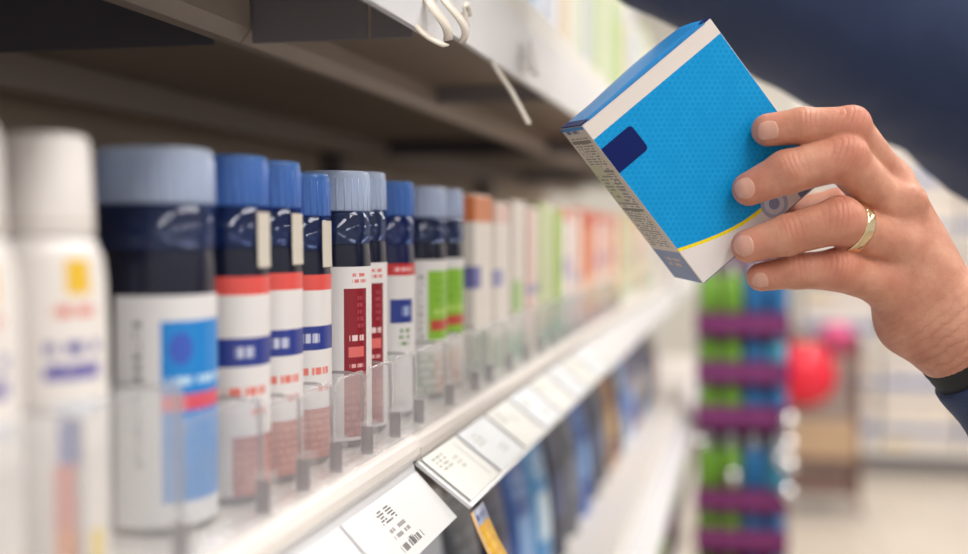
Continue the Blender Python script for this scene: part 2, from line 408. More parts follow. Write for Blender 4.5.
mlab['green'] = print_mat('label_green', LW, [
    (.53, .40, .96, .92, GREEN), (.56, .47, .94, .55, sr(196, 80, 70)), (.58, .58, .86, .64, sr(196, 220, 120), 'text', 1, 6), (.45, .4, .49, .9, sr(150, 150, 146), 'text', 9, 2),
    (.58, .67, .86, .86, sr(120, 176, 50), 'text', 3, 6), (.3, 0, .6, .3, sr(110, 140, 110)), (.6, 0, .8, .3, sr(196, 130, 96)), (.3, 0, .9, .3, sr(210, 206, 200), 'text', 5, 7)])
mlab['bluepanel'] = print_mat('label_blue_panel', sr(222, 220, 222), [
    (.31, .10, .98, .89, sr(24, 130, 208)), (.37, .70, .58, .84, sr(60, 92, 190), 'disc'), (.36, .60, .95, .66, sr(190, 220, 240), 'text', 1, 6),
    (.31, .50, .98, .57, sr(216, 84, 104)), (.31, .10, .98, .46, sr(60, 140, 205), 'text', 7, 9), (.12, .25, .17, .90, sr(120, 118, 120), 'text', 14, 2)])
mlab['white'] = print_mat('label_white', sr(232, 226, 222), [
    (.57, .88, .70, .99, sr(230, 186, 50)), (.50, .80, .72, .86, sr(216, 110, 96), 'text', 1, 5), (.46, .62, .74, .75, sr(96, 92, 160), 'text', 2, 6), (.46, .62, .74, .66, sr(110, 104, 170)),
    (.50, .50, .76, .56, sr(190, 204, 224), 'text', 1, 9), (.52, .36, .64, .50, sr(60, 84, 160)), (.50, .0, .60, .36, sr(214, 110, 96)), (.50, .0, .62, .16, sr(226, 130, 60)), (.68, 0, .76, .14, sr(232, 206, 110))])  # lower blue, red and orange patches: the clear stop's reflections painted into the label
bcache = {}
def bottle(kind, label, xf, y, r, H=.142, cap='cap_blue', body='navy', lab='logo', seal=False, lt=(-170, 55), lz=(.004, .093), group=None, nk=1.0):
    """translucent overcap on a dark rounded bottle; xf = x of its front"""
    key = (kind, r, H, cap, body, lab, seal, lt, lz); s = H / .142
    t = thing(kind, label, 'bottle', (xf - r, y, SZ), group=group)
    if key not in bcache:
        lst = []
        secs = [(0, r * .88, r * .88), (.0015, r * .95, r * .95), (.004, r, r), (.094 * s, r, r), (.100 * s, r * .985, r * .985), (.1028 * s, r * .965, r * .965), (.1045 * s, r * .955, r * .955),
                (.1065 * s, r * .95, r * .95), (.1195 * s, r * .945, r * .945), (.1205 * s, r * .93, r * .93), (.1212 * s, r * .85, r * .85)]
        lst.append(('body', *loft(secs), M[body], None, True))
        c0, c1 = .1215 * s, H
        k0 = .1045 * s
        outer = [(c0, r * .988, r * .988), (c0 + .001, r * .988, r * .988), (c1 - .0025, r * .975, r * .975), (c1 - .0008, r * .965, r * .965), (c1, r * .92, r * .92)]
        inner = [(c1 - .0016, r * .86, r * .86), (c1 - .004, r * .93, r * .93), (c0, r * .95, r * .95)]
        V, F = loft(outer + inner, close_bot=False, close_top=False); N = 40
        F.append(tuple(range(4 * N, 5 * N))); F.append(tuple(range(5 * N, 6 * N))[::-1])
        F = [f for f in F if not (len(f) == 4 and min(f) >= 4 * N and max(f) < 6 * N)]
        F += [(7 * N + i, 7 * N + (i + 1) % N, (i + 1) % N, i) for i in range(N)]
        lst.append(('cap', V, F, M[cap], None, True))
        V, F = loft([(k0, r * .966, r * .966), (k0, r * .985, r * .985), (k0 + .001, r * .998, r * .998), (c0, r * .99, r * .99), (c0, r * .96, r * .96)], close_bot=False, close_top=False)
        F += [(4 * N + i, 4 * N + (i + 1) % N, (i + 1) % N, i) for i in range(N)]
        lst.append(('cap_skirt', V, F, M[cap.replace('cap', 'skirt')], None, True))
        ridges = []
        for k in range(26):
            a = 2 * math.pi * k / 26; x, yy = sup(a, r * .982, r * .982, 2.3)
            ridges.append(tube([(x, yy, c0), (x * .985, yy * .985, c1 - .004)], .0005, 5))
        lst.append(('cap_ribs', *join(ridges), M[cap], None, True))
        V, F, UV = wrap([(lz[0] * s, r, r), (lz[1] * s, r, r)], lt[0], lt[1], .0003)
        lst.append(('label', V, F, mlab[lab], UV, True))
        if seal:
            V, F, UV = wrap([(.0965 * s, r, r), (.1015 * s, r * .99, r * .99), (.119 * s, r * .98, r * .98)], -18, 34, .0006)
            lst.append(('seal_strip', V, F, M['cream'], UV, True))
        oo = [mobj(n_, V_, F_, m_, t, sm_, uv_) for n_, V_, F_, m_, uv_, sm_ in lst]
        bcache[key] = oo
    else:
        for o in bcache[key]:
            c = o.copy(); COL.objects.link(c); c.parent = t
    return t
def ypx(px, xf, r):            # where along the shelf a bottle stands whose far edge shows at px
    th = R(YAW) - math.atan((px - 484) / FPX)
    return ((-(xf - r)) * math.cos(th) - r) / math.sin(th)
BT = []
def put(px, xf, r, *a, **k):
    y = ypx(px, xf, r); BT.append((xf, y, r, k.get('nm', '')));  k.pop('nm', None)
    return bottle(a[0], a[1], xf, y, r, **k)
G1 = 'dark bottles with red band and blue logo'
put(214, -.197, .0210, 'mouthwash_bottle', 'big blurred navy bottle with white label and bright blue panel', cap='cap_pale', lab='bluepanel', lt=(-103, 30), lz=(.004, .088), nm='navy blue-panel bottle')
put(268, -.195, .0170, 'care_bottle', 'dark bottle with red band and blue logo, right after the blue-panel bottle', seal=True, group=G1, nm='first red-band bottle')
put(301, -.196, .0170, 'care_bottle', 'dark bottle with red band and blue logo, middle one of the three', seal=True, group=G1, nm='second red-band bottle')
put(330, -.197, .0170, 'care_bottle', 'dark bottle with red band and blue logo, just before the maroon panels', H=.1385, seal=True, group=G1, nm='third red-band bottle')
G2 = 'dark bottles with maroon panel'
put(370, -.1935, .0185, 'care_bottle', 'pale-capped dark bottle with maroon label panel, sharp and nearest of the two', cap='cap_pale', lab='maroon', lt=(-150, 45), group=G2, nm='near maroon-panel bottle')
put(386, -.197, .0165, 'care_bottle', 'pale-capped dark bottle with maroon label panel, partly hidden behind its twin', cap='cap_pale', lab='maroon', lt=(-150, 45), H=.1435, group=G2, nm='far maroon-panel bottle')
put(414, -.197, .0180, 'care_bottle', 'blue-capped bottle with narrow red strip above a small blue logo', H=.1405, body='navy2', lab='redtop', group=None, nm='red-strip bottle')
G3 = 'dark bottles with lime green panel'
put(446, -.199, .0205, 'care_bottle', 'pale-capped bottle with lime green label panel, nearer of the two', cap='cap_pale', lab='green', H=.1405, lt=(-165, 45), group=G3, nm='near green-panel bottle')
put(463, -.199, .0190, 'care_bottle', 'pale-capped bottle with lime green label panel, farther of the two', cap='cap_pale', lab='green', H=.1405, lt=(-200, 40), group=G3, nm='far green-panel bottle')

def lotion(px, xf, r, label, H=.141):
    y = ypx(px, xf, r); BT.append((xf, y, r, 'white bottle'))
    t = thing('lotion_bottle', label, 'bottle', (xf - r, y, SZ), group='blurred white bottles at the near end')
    bs = [(0, r * .9, r * .9), (.003, r, r), (.080, r, r), (.096, r * .97, r * .97), (.104, r * .92, r * .92), (.109, r * .82, r * .82), (.1095, r * .6, r * .6), (.118, r * .6, r * .6)]
    mobj('body', *loft(bs), M['white_plastic'], t, True)
    cs = [(.1098, r * .80, r * .80), (.111, r * .82, r * .82), (H - .004, r * .76, r * .76), (H - .001, r * .72, r * .72), (H, r * .64, r * .64)]
    mobj('cap', *loft(cs), M['white_plastic'], t, True)
    mobj('cap_seam', *loft([(.1135, r * .825, r * .825), (.1145, r * .825, r * .825)]), M['cream'], t, True)
    V, F, UV = wrap([(.006, r, r), (.080, r, r), (.096, r * .97, r * .97), (.104, r * .92, r * .92)], -170, 60, .0004)
    mobj('label', V, F, mlab['white'], t, True, UV)
    return t
lotion(104, -.196, .0170, 'blurred white bottle with yellow mark and red text, next to the navy bottle')
lotion(16, -.195, .0180, 'blurred white bottle cut by the left edge of the picture')
lotion(-90, -.195, .0180, 'white bottle nearest of all, outside the left picture edge')

# clear front stops, one before each facing
def stop(y0, y1, h, label, xp=-.1875):
    t = thing('shelf_front_stop', label, 'front stop', (xp, (y0 + y1) / 2, SZ + .0014), group='clear plastic front stops on the middle shelf')
    hw = (y1 - y0) / 2 - .0012
    # plate with rounded top corners (profile in Y,Z)
    pr = [(-hw, 0), (hw, 0), (hw, h - .008)] + [(hw - .008 + .008 * math.sin(R(a)), h - .008 + .008 * math.cos(R(a))) for a in (70, 50, 30, 10)] + [(-hw + .004, h), (-hw + .001, h - .0015), (-hw, h - .004)]
    n = len(pr)
    def plate(pp, x0, x1):
        n = len(pp); V = [(x0, y, z) for y, z in pp] + [(x1, y, z) for y, z in pp]
        F = [(i, (i + 1) % n, n + (i + 1) % n, n + i) for i in range(n)] + [tuple(range(n))[::-1], tuple(range(n, 2 * n))]
        return V, F
    mobj('plate', *plate(pr, 0, .0014), M['clear'], t)
    rim = [(.0012, y, z) for y, z in pr[1:]]
    mobj('rim', *tube(rim, .0007, 6), M['clear_edge'], t, True)
    mobj('side_fin', *box_vf(-.060, 0, hw - .0008, hw + .0004, 0, h * .96), M['clear'], t)
    mobj('fin_edge', *tube([(-.060, hw, h * .96), (-.008, hw, h * .96), (-.0005, hw, h * .93), (0, hw, 0.001)], .0008, 6), M['clear_dark'], t, True)
    mobj('foot_block', *box_vf(.0016, .0085, hw - .011, hw - .002, 0, .0165, .0008), M['clear'], t)
    mobj('foot_groove', *box_vf(.0030, .0088, hw - .0122, hw - .0112, .001, .0145), M['clear_dark'], t)
    mobj('foot_base', *box_vf(.0016, .0105, -hw + .004, hw, 0, .0022, .0005), M['clear_edge'], t)
    return t
ys = sorted([(y, x, r, n_) for x, y, r, n_ in BT])
desc = {}
for i, (y, x, r, n_) in enumerate(ys):
    lo = (ys[i - 1][0] + ys[i - 1][2] + y - r) / 2 if i else y - r - .003
    hi = (ys[i + 1][0] - ys[i + 1][2] + y + r) / 2 if i < len(ys) - 1 else y + r + .004
    nm = n_ if n_ != 'white bottle' else ['white bottle outside the frame', 'white bottle at the left edge', 'white bottle with the yellow mark'][i]
    stop(lo, hi, .060 if n_ in ('white bottle',) else (.046 if 'blue-panel' in n_ else .041), 'clear plastic front stop before the ' + nm)
print('BOTTLES', [(round(y, 3), n_) for y, x, r, n_ in ys])
gaps = [round((ys[i + 1][0] - ys[i + 1][2]) - (ys[i][0] + ys[i][2]), 4) for i in range(len(ys) - 1)]
print('GAPS', gaps)

# blurred packs farther along the middle shelf
def carton_mat(nm, base, bands, **k): return print_mat(nm, base, bands, .4, **k)
PW = sr(226, 218, 210)
packs = [
    ('white carton with orange top', carton_mat('pack_a', PW, [(0, .86, 1, 1, sr(206, 120, 70)), (0, .70, .2, 1, sr(196, 90, 60)), (.2, .5, .6, .62, sr(110, 110, 170)), (.1, 0, .9, .25, sr(90, 120, 90))])),
    ('white carton with pink lid band and blue mark', carton_mat('pack_b', PW, [(0, .88, 1, 1, sr(222, 190, 180)), (.3, .5, .7, .6, sr(150, 150, 190)), (0, 0, 1, .2, sr(150, 170, 140))])),
    ('white carton with thin red edge and green print', carton_mat('pack_c', PW, [(0, 0, .14, 1, sr(214, 130, 110)), (.4, .3, .8, .5, sr(160, 196, 120)), (0, 0, 1, .16, sr(110, 170, 140))])),
    ('cream carton with pale pink stripe', carton_mat('pack_d', sr(228, 220, 208), [(.3, 0, .7, 1, sr(230, 196, 188)), (0, .4, 1, .46, sr(170, 160, 190))])),
    ('white carton with pale green stripe', carton_mat('pack_e', PW, [(.3, .1, .75, 1, sr(196, 212, 150)), (0, 0, 1, .12, sr(110, 180, 150))])),
    ('lime green carton with white base', carton_mat('pack_f', PW, [(.1, .18, .9, 1, sr(164, 196, 84)), (0, 0, 1, .16, sr(110, 190, 150))])),
    ('white carton with faint lilac print', carton_mat('pack_g', sr(230, 222, 218), [(.2, .45, .9, .6, sr(190, 180, 205)), (0, .9, 1, 1, sr(220, 150, 130))])),
    ('salmon orange carton', carton_mat('pack_h', sr(224, 140, 104), [(0, .85, 1, 1, sr(206, 100, 74)), (.2, .2, .8, .4, sr(236, 196, 170))])),
]
def carton_mesh(W, D, H):
    """closed carton, x depth D, y width W, with raised top flap; UV across front and side"""
    V, F = box_vf(-D, 0, -W / 2, W / 2, 0, H, .0012)
    uv = []
    for v in V:
        u = (v[1] + W / 2) / W * .6 + .4 + v[0] / D * .4
        uv.append((min(1, max(0, u)), v[2] / H))
    return V, F, uv
order = [0, 1, 2, 3, 4, 5, 6, 3, 7, 7, 6, 7, 1, 7, 4, 3, 5, 6, 7, 2, 1, 4, 3, 6, 0]
nth = ['first', 'second', 'third', 'fourth', 'fifth', 'sixth', 'seventh', 'eighth', 'ninth', 'tenth', 'eleventh', 'twelfth', 'thirteenth', 'fourteenth', 'fifteenth', 'sixteenth', 'seventeenth', 'eighteenth', 'nineteenth', 'twentieth', 'twenty-first', 'twenty-second', 'twenty-third', 'twenty-fourth', 'twenty-fifth']
pm = {}
y = BT[8][1] + .062
cardlid = pmat('carton_lid', sr(224, 214, 204), .5)
for i, k in enumerate(order):
    W = .060; H = [.137, .133, .136, .132][i % 4]
    t = thing('carton', nth[i] + ' blurred pack past the green-panel bottles, ' + packs[k][0], 'carton', (-.197, y, SZ), group='blurred packs along the middle shelf')
    key = (k, H)
    if key not in pm:
        V, F, uv = carton_mesh(W, .045, H); pm[key] = mobj('carton_body', V, F, packs[k][1], t, uv=uv)
        pm[key, 1] = bx('lid_flap', -.043, -.002, -W / 2 + .002, W / 2 - .002, H, H + .0012, packs[k][1] if k in (0, 5, 7) else cardlid, t)
    else:
        for o in (pm[key], pm[key, 1]):
            c = o.copy(); COL.objects.link(c); c.parent = t
    if i < 12:
        stop(y - .034, y + .034, .041, 'clear plastic front stop before the ' + nth[i] + ' blurred pack past the green bottles')
    y += .072

# upper shelf packs behind the lip
ups = [('white', sr(222, 220, 222), sr(196, 200, 214)), ('pale blue', sr(206, 212, 224), sr(170, 190, 214)), ('pale green', sr(206, 216, 180), sr(170, 196, 120)), ('cream', sr(226, 218, 204), sr(214, 196, 170)), ('soft green', sr(196, 212, 160), sr(222, 222, 214))]
upm = [print_mat('upper_pack', a, [(.35, .1, .75, .8, b_), (.3, .82, .9, .92, sr(190, 190, 205), 'text', 1, 6)], .4) for _, a, b_ in ups]
uo = [0, 1, 0, 1, 1, 0, 3, 4, 0, 2, 4, 2, 2, 3, 1, 0, 4, 2, 0, 3]
um = {}
for i, k in enumerate(uo):
    y = .705 + i * .088; H = .22 if i % 3 else .205
    t = thing('carton', nth[i] + ' tall pack on the upper shelf from its joint, ' + ups[k][0] + ' and blurred', 'carton', (-.186, y, CZ + .1342), group='tall packs on the upper shelf')
    if (k, H) not in um:
        V, F, uv = carton_mesh(.078, .06, H); um[k, H] = mobj('carton_body', V, F, upm[k], t, uv=uv)
        um[k, H, 1] = bx('lid_flap', -.058, -.002, -.036, .036, H, H + .0015, cardlid, t)
    else:
        for o in (um[k, H], um[k, H, 1]):
            c = o.copy(); COL.objects.link(c); c.parent = t

# lower shelf: blue and dark refill pouches, white packs
lows = [('royal blue', sr(40, 84, 160), sr(120, 160, 210)), ('dark navy', sr(32, 38, 66), sr(70, 80, 120)), ('white and blue', sr(196, 204, 216), sr(80, 120, 190)), ('brown orange', sr(150, 100, 60), sr(200, 160, 90)), ('sky blue', sr(70, 140, 196), sr(190, 210, 225)), ('slate grey', sr(80, 84, 92), sr(120, 124, 134))]
lm = [print_mat('pouch_print', a, [(.2, .3, .8, .6, b_), (.15, .7, .85, .85, b_, 'text', 2, 7)], .3) for _, a, b_ in lows]
def pouch(W, H, D):
    V, F, UV = [], [], []; nu, nv = 12, 12
    for side in (1, -1):
        for j in range(nv + 1):
            for i in range(nu + 1):
                u, v = i / nu, j / nv
                b_ = (math.sin(math.pi * u) ** .6) * (1 - v ** 3) * D / 2 + .001
                wv = 1 - .05 * math.sin(math.pi * v)
                V.append((side * b_, (u - .5) * W * wv, v * H)); UV.append((u if side > 0 else 1 - u, v))
    n = (nu + 1) * (nv + 1)
    for s_ in (0, 1):
        for j in range(nv):
            for i in range(nu):
                a = s_ * n + j * (nu + 1) + i; q = (a, a + 1, a + nu + 2, a + nu + 1); F.append(q if s_ == 0 else q[::-1])
    for j in range(nv):
        for i in (0, nu):
            a = j * (nu + 1) + i; q = (a, a + nu + 1, n + a + nu + 1, n + a); F.append(q)
    for i in range(nu):
        a = nv * (nu + 1) + i; F.append((a, a + 1, n + a + 1, n + a)); F.append((i, i + 1, n + i + 1, n + i))
    return V, F, UV
pch = {}
lo = [1, 0, 1, 4, 2, 5, 1, 0, 4, 1, 5, 0, 1, 5, 3, 1, 2, 0, 3, 4, 1, 3, 2]
for i, k in enumerate(lo):
    y = .40 + i * .108
    t = thing('refill_pouch', nth[i] + ' ' + lows[k][0] + ' pouch from the near end of the lower shelf', 'pouch', (-.232, y, CZ - .3777), group='pouches on the lower shelf')
    if k not in pch:
        V, F, UV = pouch(.104, .165, .05); pch[k] = [mobj('pouch_body', V, F, lm[k], t, True, UV),
            bx('seal_band', -.0018, .0018, -.051, .051, .160, .172, lm[k], t), mobj('spout_cap', *[([(v[0], v[1] + .03, v[2] + .170) for v in q] if ii == 0 else q) for ii, q in enumerate(loft([(0, .008, .008), (.014, .008, .008), (.016, .006, .006)], 16, 2))], M['white_plastic'], t, True)]
    else:
        for o in pch[k]:
            c = o.copy(); COL.objects.link(c); c.parent = t
lowc = [('dark green', sr(70, 104, 48), sr(130, 170, 90)), ('purple', sr(92, 40, 84), sr(150, 90, 140)), ('olive', sr(96, 110, 60), sr(160, 170, 110))]
lm2 = [print_mat('bag_print', a, [(.2, .3, .8, .6, b_), (.15, .7, .85, .85, b_, 'text', 2, 7)], .3) for _, a, b_ in lowc]
pch2 = {}
for i in range(14):
    k = (0, 1, 0, 2, 0, 1, 1, 0, 2, 1, 0, 0, 1, 2)[i]; y = 1.95 + i * .118
    t = thing('refill_pouch', nth[i] + ' ' + lowc[k][0] + ' pouch on the bottom shelf, counted from the near side', 'pouch', (-.190, y, CZ - .6997), group='pouches on the bottom shelf')
    if k not in pch2:
        V, F, UV = pouch(.106, .20, .06); pch2[k] = [mobj('pouch_body', V, F, lm2[k], t, True, UV), bx('seal_band', -.0018, .0018, -.052, .052, .194, .206, lm2[k], t)]
    else:
        for o in pch2[k]: c = o.copy(); COL.objects.link(c); c.parent = t
# ------------------------------------------------------------------ aisle end: display tower, ball bin, white packs
m_purple = print_mat('tray_print', sr(120, 40, 104), [(.06, .25, .94, .72, sr(150, 70, 134), 'text', 1, 12)], .25)
m_purple2 = pmat('purple_card', sr(112, 36, 98), .3)
def glossy_col(nm, c): return pmat(nm, c, .08, Coat_Weight=.6)
m_gb = glossy_col('green_bottle', sr(120, 176, 52)); m_bb = glossy_col('blue_bottle', sr(24, 112, 176)); m_lb = glossy_col('aqua_bottle', sr(70, 160, 196))
m_cap = pmat('clear_white_cap', sr(226, 228, 232), .06, Coat_Weight=1.0)
TX0, TX1, TY = -.113, .085, 2.62
levels = [(.30, .13), (.452, .10), (.582, .072), (.668, .155), (.848, .082), (.944, .088), (1.048, .15)]
tw = thing('display_tower', 'narrow purple display tower of bottle trays at the shelf end', 'display stand', (-.014, TY, 0))
hw = (TX1 - TX0) / 2
bx('base', -hw, hw, 0, .2, 0, .24, m_purple2, tw, .004)
bx('back_board', -hw, hw, .19, .2, .24, 1.30, m_purple2, tw)
bx('side_panel', -hw, -hw + .003, .09, .19, .24, 1.30, m_purple2, tw); bx('side_panel', hw - .003, hw, .09, .19, .24, 1.30, m_purple2, tw)
for zi, (z, h) in enumerate(levels):
    bx('tray', -hw + .003, hw - .003, 0, .19, z - .012, z, m_purple2, tw)
    V, F = box_vf(-hw, hw, -.004, 0, z - .022, z + .026); mobj('tray_front', V, F, m_purple, tw, uv=[((v[0] + hw) / (2 * hw), (v[2] - z + .022) / .048) for v in V])
def tbottle(h, r, mat, sq=3.0):
    b_ = loft([(0, r * .9, r * .9), (.003, r, r), (h * .62, r, r), (h * .74, r * .85, r * .85), (h * .80, r * .5, r * .5), (h * .81, r * .42, r * .42)], 20, sq)
    c_ = loft([(h * .81, r * .46, r * .46), (h * .93, r * .46, r * .46), (h * .98, r * .38, r * .38), (h, r * .18, r * .18)], 16, 2)
    return b_, c_
tb = {}
lev_names = ['lowest', 'second lowest', 'third lowest', 'middle wide-bottle', 'third highest', 'second highest', 'top']
for zi, (z, h) in enumerate(levels):
    cols = [('green', m_gb), ('green', m_gb), ('blue', m_bb), ('blue', m_lb if zi % 2 else m_bb)]
    for k, (cn, mm) in enumerate(cols):
        t = thing('squeeze_bottle', ['far left', 'left inner', 'right inner', 'far right'][k] + ' glossy ' + cn + ' bottle on the ' + lev_names[zi] + ' tray of the purple tower', 'bottle',
                  (-.014 - .072 + .048 * k, TY + .030, z + .0003), group='green and blue bottles in the display tower')
        key = (round(h, 3), cn, mm.name)
        if key not in tb:
            b_, c_ = tbottle(h * .9, .0225, mm); tb[key] = [mobj('bottle_body', *b_, mm, t, True), mobj('cap', *c_, m_cap if zi in (3, 6) else mm, t, True)]
        else:
            for o in tb[key]: c = o.copy(); COL.objects.link(c); c.parent = t
m_silver, nt, b = base_mat('silver_glint'); setv(b, Base_Color=(.9, .9, .92, 1), Metallic=1.0, Roughness=.12)  # mirror domes added to the tower only to make its bright blurred glints
for kx, kz in ((hw - .004, .845), (hw - .004, .795), (hw - .002, .748), (hw - .004, .690), (-hw + .006, .792), (-.02, .720), (hw - .02, .765)):
    V, F = loft([(0, .017, .017), (.004, .0165, .0165), (.010, .0135, .0135), (.014, .008, .008), (.0155, .002, .002)], 20, 2)
    mobj('glint_dome', [(v[0] + kx, -v[2] - .0045, v[1] + kz) for v in V], F, m_silver, tw, True, label='silver dome added for a bright glint')
# wire bin with two play balls
m_wire = pmat('bin_wire', sr(116, 78, 68), .4); m_red = pmat('ball_red', sr(232, 28, 58), .22); m_pink = pmat('ball_pink', sr(226, 70, 140), .25)
BXc, BYc = at(822, 400, 5.4).x, at(822, 400, 5.4).y
bn = thing('wire_bin', 'tall brown wire bin holding play balls behind the purple tower', 'wire bin', (BXc, BYc, 0))
bw = .15
for sx in (-1, 1):
    for sy in (-1, 1):
        mobj('leg', *tube([(sx * bw, sy * bw, 0), (sx * bw, sy * bw, .78)], .008, 6), m_wire, bn)
for z in (.10, .78): mobj('hoop', *tube([(-bw, -bw, z), (bw, -bw, z), (bw, bw, z), (-bw, bw, z), (-bw, -bw, z)], .007, 6), m_wire, bn)
bars = []
for i in range(1, 8):
    q = -bw + 2 * bw * i / 8
    for s_ in (-1, 1): bars += [tube([(q, s_ * bw, .1), (q, s_ * bw, .78)], .0055, 5), tube([(s_ * bw, q, .1), (s_ * bw, q, .78)], .0055, 5)]
for i in range(1, 9):
    z = .1 + .68 * i / 9
    bars.append(tube([(-bw, -bw, z), (bw, -bw, z), (bw, bw, z), (-bw, bw, z), (-bw, -bw, z)], .0055, 5))
mobj('wire_mesh', *join(bars), m_wire, bn)
bx('bin_floor', -bw, bw, -bw, bw, .1, .106, m_wire, bn)
bx('bin_label', -.14, .14, -bw - .006, -bw - .003, .25, .42, print_mat('bin_label_print', sr(190, 160, 130), []), bn)
def ball(r):
    bm = bmesh.new(); bmesh.ops.create_uvsphere(bm, u_segments=32, v_segments=20, radius=r)
    for v in bm.verts: v.co.z *= .97
    V = [v.co.copy() for v in bm.verts]; F = [[v.index for v in f.verts] for f in bm.faces]; bm.free(); return V, F
def put_ball(lab, m, x, y, z, r):
    t = thing('play_ball', lab, 'ball', (x, y, z), group='play balls in the wire bin'); mobj('skin', *ball(r), m, t, True)
    mobj('valve', *[([(v[0], v[1], v[2] + r * .968) for v in q] if i == 0 else q) for i, q in enumerate(loft([(0, .012, .012), (.003, .010, .010)], 12, 2))], M['white_plastic'], t)
p = at(801, 374, 5.32); put_ball('large glossy red play ball on the left of the wire bin', m_red, p.x + .008, p.y, p.z, .150)
p = at(838, 342, 5.45); put_ball('smaller pink play ball at the back right of the wire bin', m_pink, p.x, p.y + .06, p.z, .085)
# white packs stacked on a low gondola at the aisle end
m_pk = print_mat('pack_print', sr(228, 220, 216), [(0, .30, 1, .52, sr(160, 172, 200)), (.06, .30, .94, .50, sr(80, 104, 164), 'text', 1, 6), (.1, .62, .4, .8, sr(214, 206, 200))], .35)
m_pk2 = print_mat('pack_print_warm', sr(230, 220, 210), [(0, .30, 1, .48, sr(170, 180, 202)), (.1, .30, .9, .46, sr(90, 110, 168), 'text', 1, 5), (.05, .0, .4, .14, sr(226, 200, 140))], .35)
GX0, GY = at(800, 400, 6.15).x, at(870, 400, 6.15).y
gd = thing('end_shelf', 'long low white shelf at the far aisle end carrying stacked white packs', 'shelf', (GX0, GY, 0))
bx('plinth', .0, 2.4, .06, .5, 0, .10, M['grey_metal'], gd)
m_gw = pmat('gondola_white', sr(234, 230, 226), .35)
for z in (.10, .62, 1.14, 1.66): bx('shelf_board', 0, 2.4, 0, .5, z, z + .035, m_gw, gd)
bx('back_panel', 0, 2.4, .5, .52, .0, 2.2, m_gw, gd)
for x in (0, .8, 1.6, 2.385): bx('upright', x, x + .015, .46, .5, .135, 2.2, m_gw, gd)
pk = {}
rown = ['bottom shelf, lower', 'bottom shelf, upper', 'second shelf, lower', 'second shelf, upper', 'third shelf, lower', 'third shelf, upper']
for r_ in range(6):
    z = (.135, .375, .655, .895, 1.175, 1.415)[r_]
    for c_ in range(6):
        t = thing('white_pack', nth[c_] + ' white blue-banded pack from the left, ' + rown[r_] + ' layer of the far end shelf', 'pack', (GX0 + .20 + .385 * c_, GY + .01, z + .0005), group='white packs on the far end shelf')
        k = (r_ + c_) % 2
        if k not in pk:
            V, F = box_vf(-.186, .186, 0, .3, 0, .236, .02); uv = [((v[0] + .186) / .372, v[2] / .236) for v in V]
            pk[k] = [mobj('pack_body', V, F, (m_pk, m_pk2)[k], t, uv=uv), bx('carry_handle', -.06, .06, .13, .17, .236, .239, m_pk, t)]
        else:
            for o in pk[k]: c = o.copy(); COL.objects.link(c); c.parent = t

# ------------------------------------------------------------------ the blue carton held in the hand
BW, BH, BT_ = .0847, .1011, .040
BR = Matrix(((.75980, .61884, -.19934), (-.64200, .76254, -.07977), (.10264, .18859, .97668)))     # x right, y down, z away
FL = Matrix(((1, 0, 0), (0, -1, 0), (0, 0, -1)))
bo = FL @ Vector((.04770, -.07365, .585))
BM = CM @ Matrix.Translation(bo) @ (FL @ BR).to_4x4()      # local: x across the front, y down the front, z into the pack
ct = thing('carton', 'bright blue printed carton with navy square, held up in the hand', 'carton', (0, 0, 0)); ct.matrix_world = BM
m_in = pmat('carton_board', sr(222, 212, 204), .5)
m_bl = pmat('carton_blue', sr(8, 132, 204), .38, .05, 60); m_nv = pmat('carton_navy', sr(14, 30, 96), .5, Specular_IOR_Level=.15)
e = .0004
V, F = box_vf(0, BW, 0, BH, 0, BT_, .0005); mobj('body', V, F, m_in, ct)
# front print
m, nt, b = base_mat('carton_front'); X = NX(nt); setv(b, Roughness=.5, Specular_IOR_Level=.18)
uvn = nt.nodes.new('ShaderNodeUVMap'); sp = nt.nodes.new('ShaderNodeSeparateXYZ'); nt.links.new(uvn.outputs[0], sp.inputs[0])
u, v = sp.outputs[0], sp.outputs[1]
um_, vm_ = X.op('MULTIPLY', u, 84.7), X.op('MULTIPLY', v, 101.1)
lines = None
for ang in (8, 68, 128):
    q = X.op('ADD', X.op('MULTIPLY', um_, math.cos(R(ang)) / 2.6), X.op('MULTIPLY', vm_, math.sin(R(ang)) / 2.6))
    d_ = X.op('ABSOLUTE', X.op('SUBTRACT', X.op('FRACT', q), .5))
    l_ = X.op('MULTIPLY', X.op('LESS_THAN', d_, .10), 1.0)
    lines = l_ if lines is None else X.op('MAXIMUM', lines, l_)
nz = nt.nodes.new('ShaderNodeTexNoise'); nz.inputs['Scale'].default_value = 9; nt.links.new(uvn.outputs[0], nz.inputs['Vector'])
lines = X.op('MULTIPLY', lines, X.op('MULTIPLY', nz.outputs['Fac'], .75))
c = X.mix(lines, sr(0, 146, 216), sr(36, 172, 230))
c = X.mix(X.op('LESS_THAN', v, .085), c, sr(232, 222, 216))
us = X.op('MINIMUM', X.op('DIVIDE', u, .56), 1.0)
arc_ = X.op('ADD', X.op('MULTIPLY', X.op('SINE', X.op('MULTIPLY', us, math.pi / 2)), .122), .778)
c = X.mix(X.op('GREATER_THAN', v, arc_), c, sr(246, 222, 30))
c = X.mix(X.op('GREATER_THAN', v, X.op('ADD', arc_, .018)), c, sr(230, 222, 220))
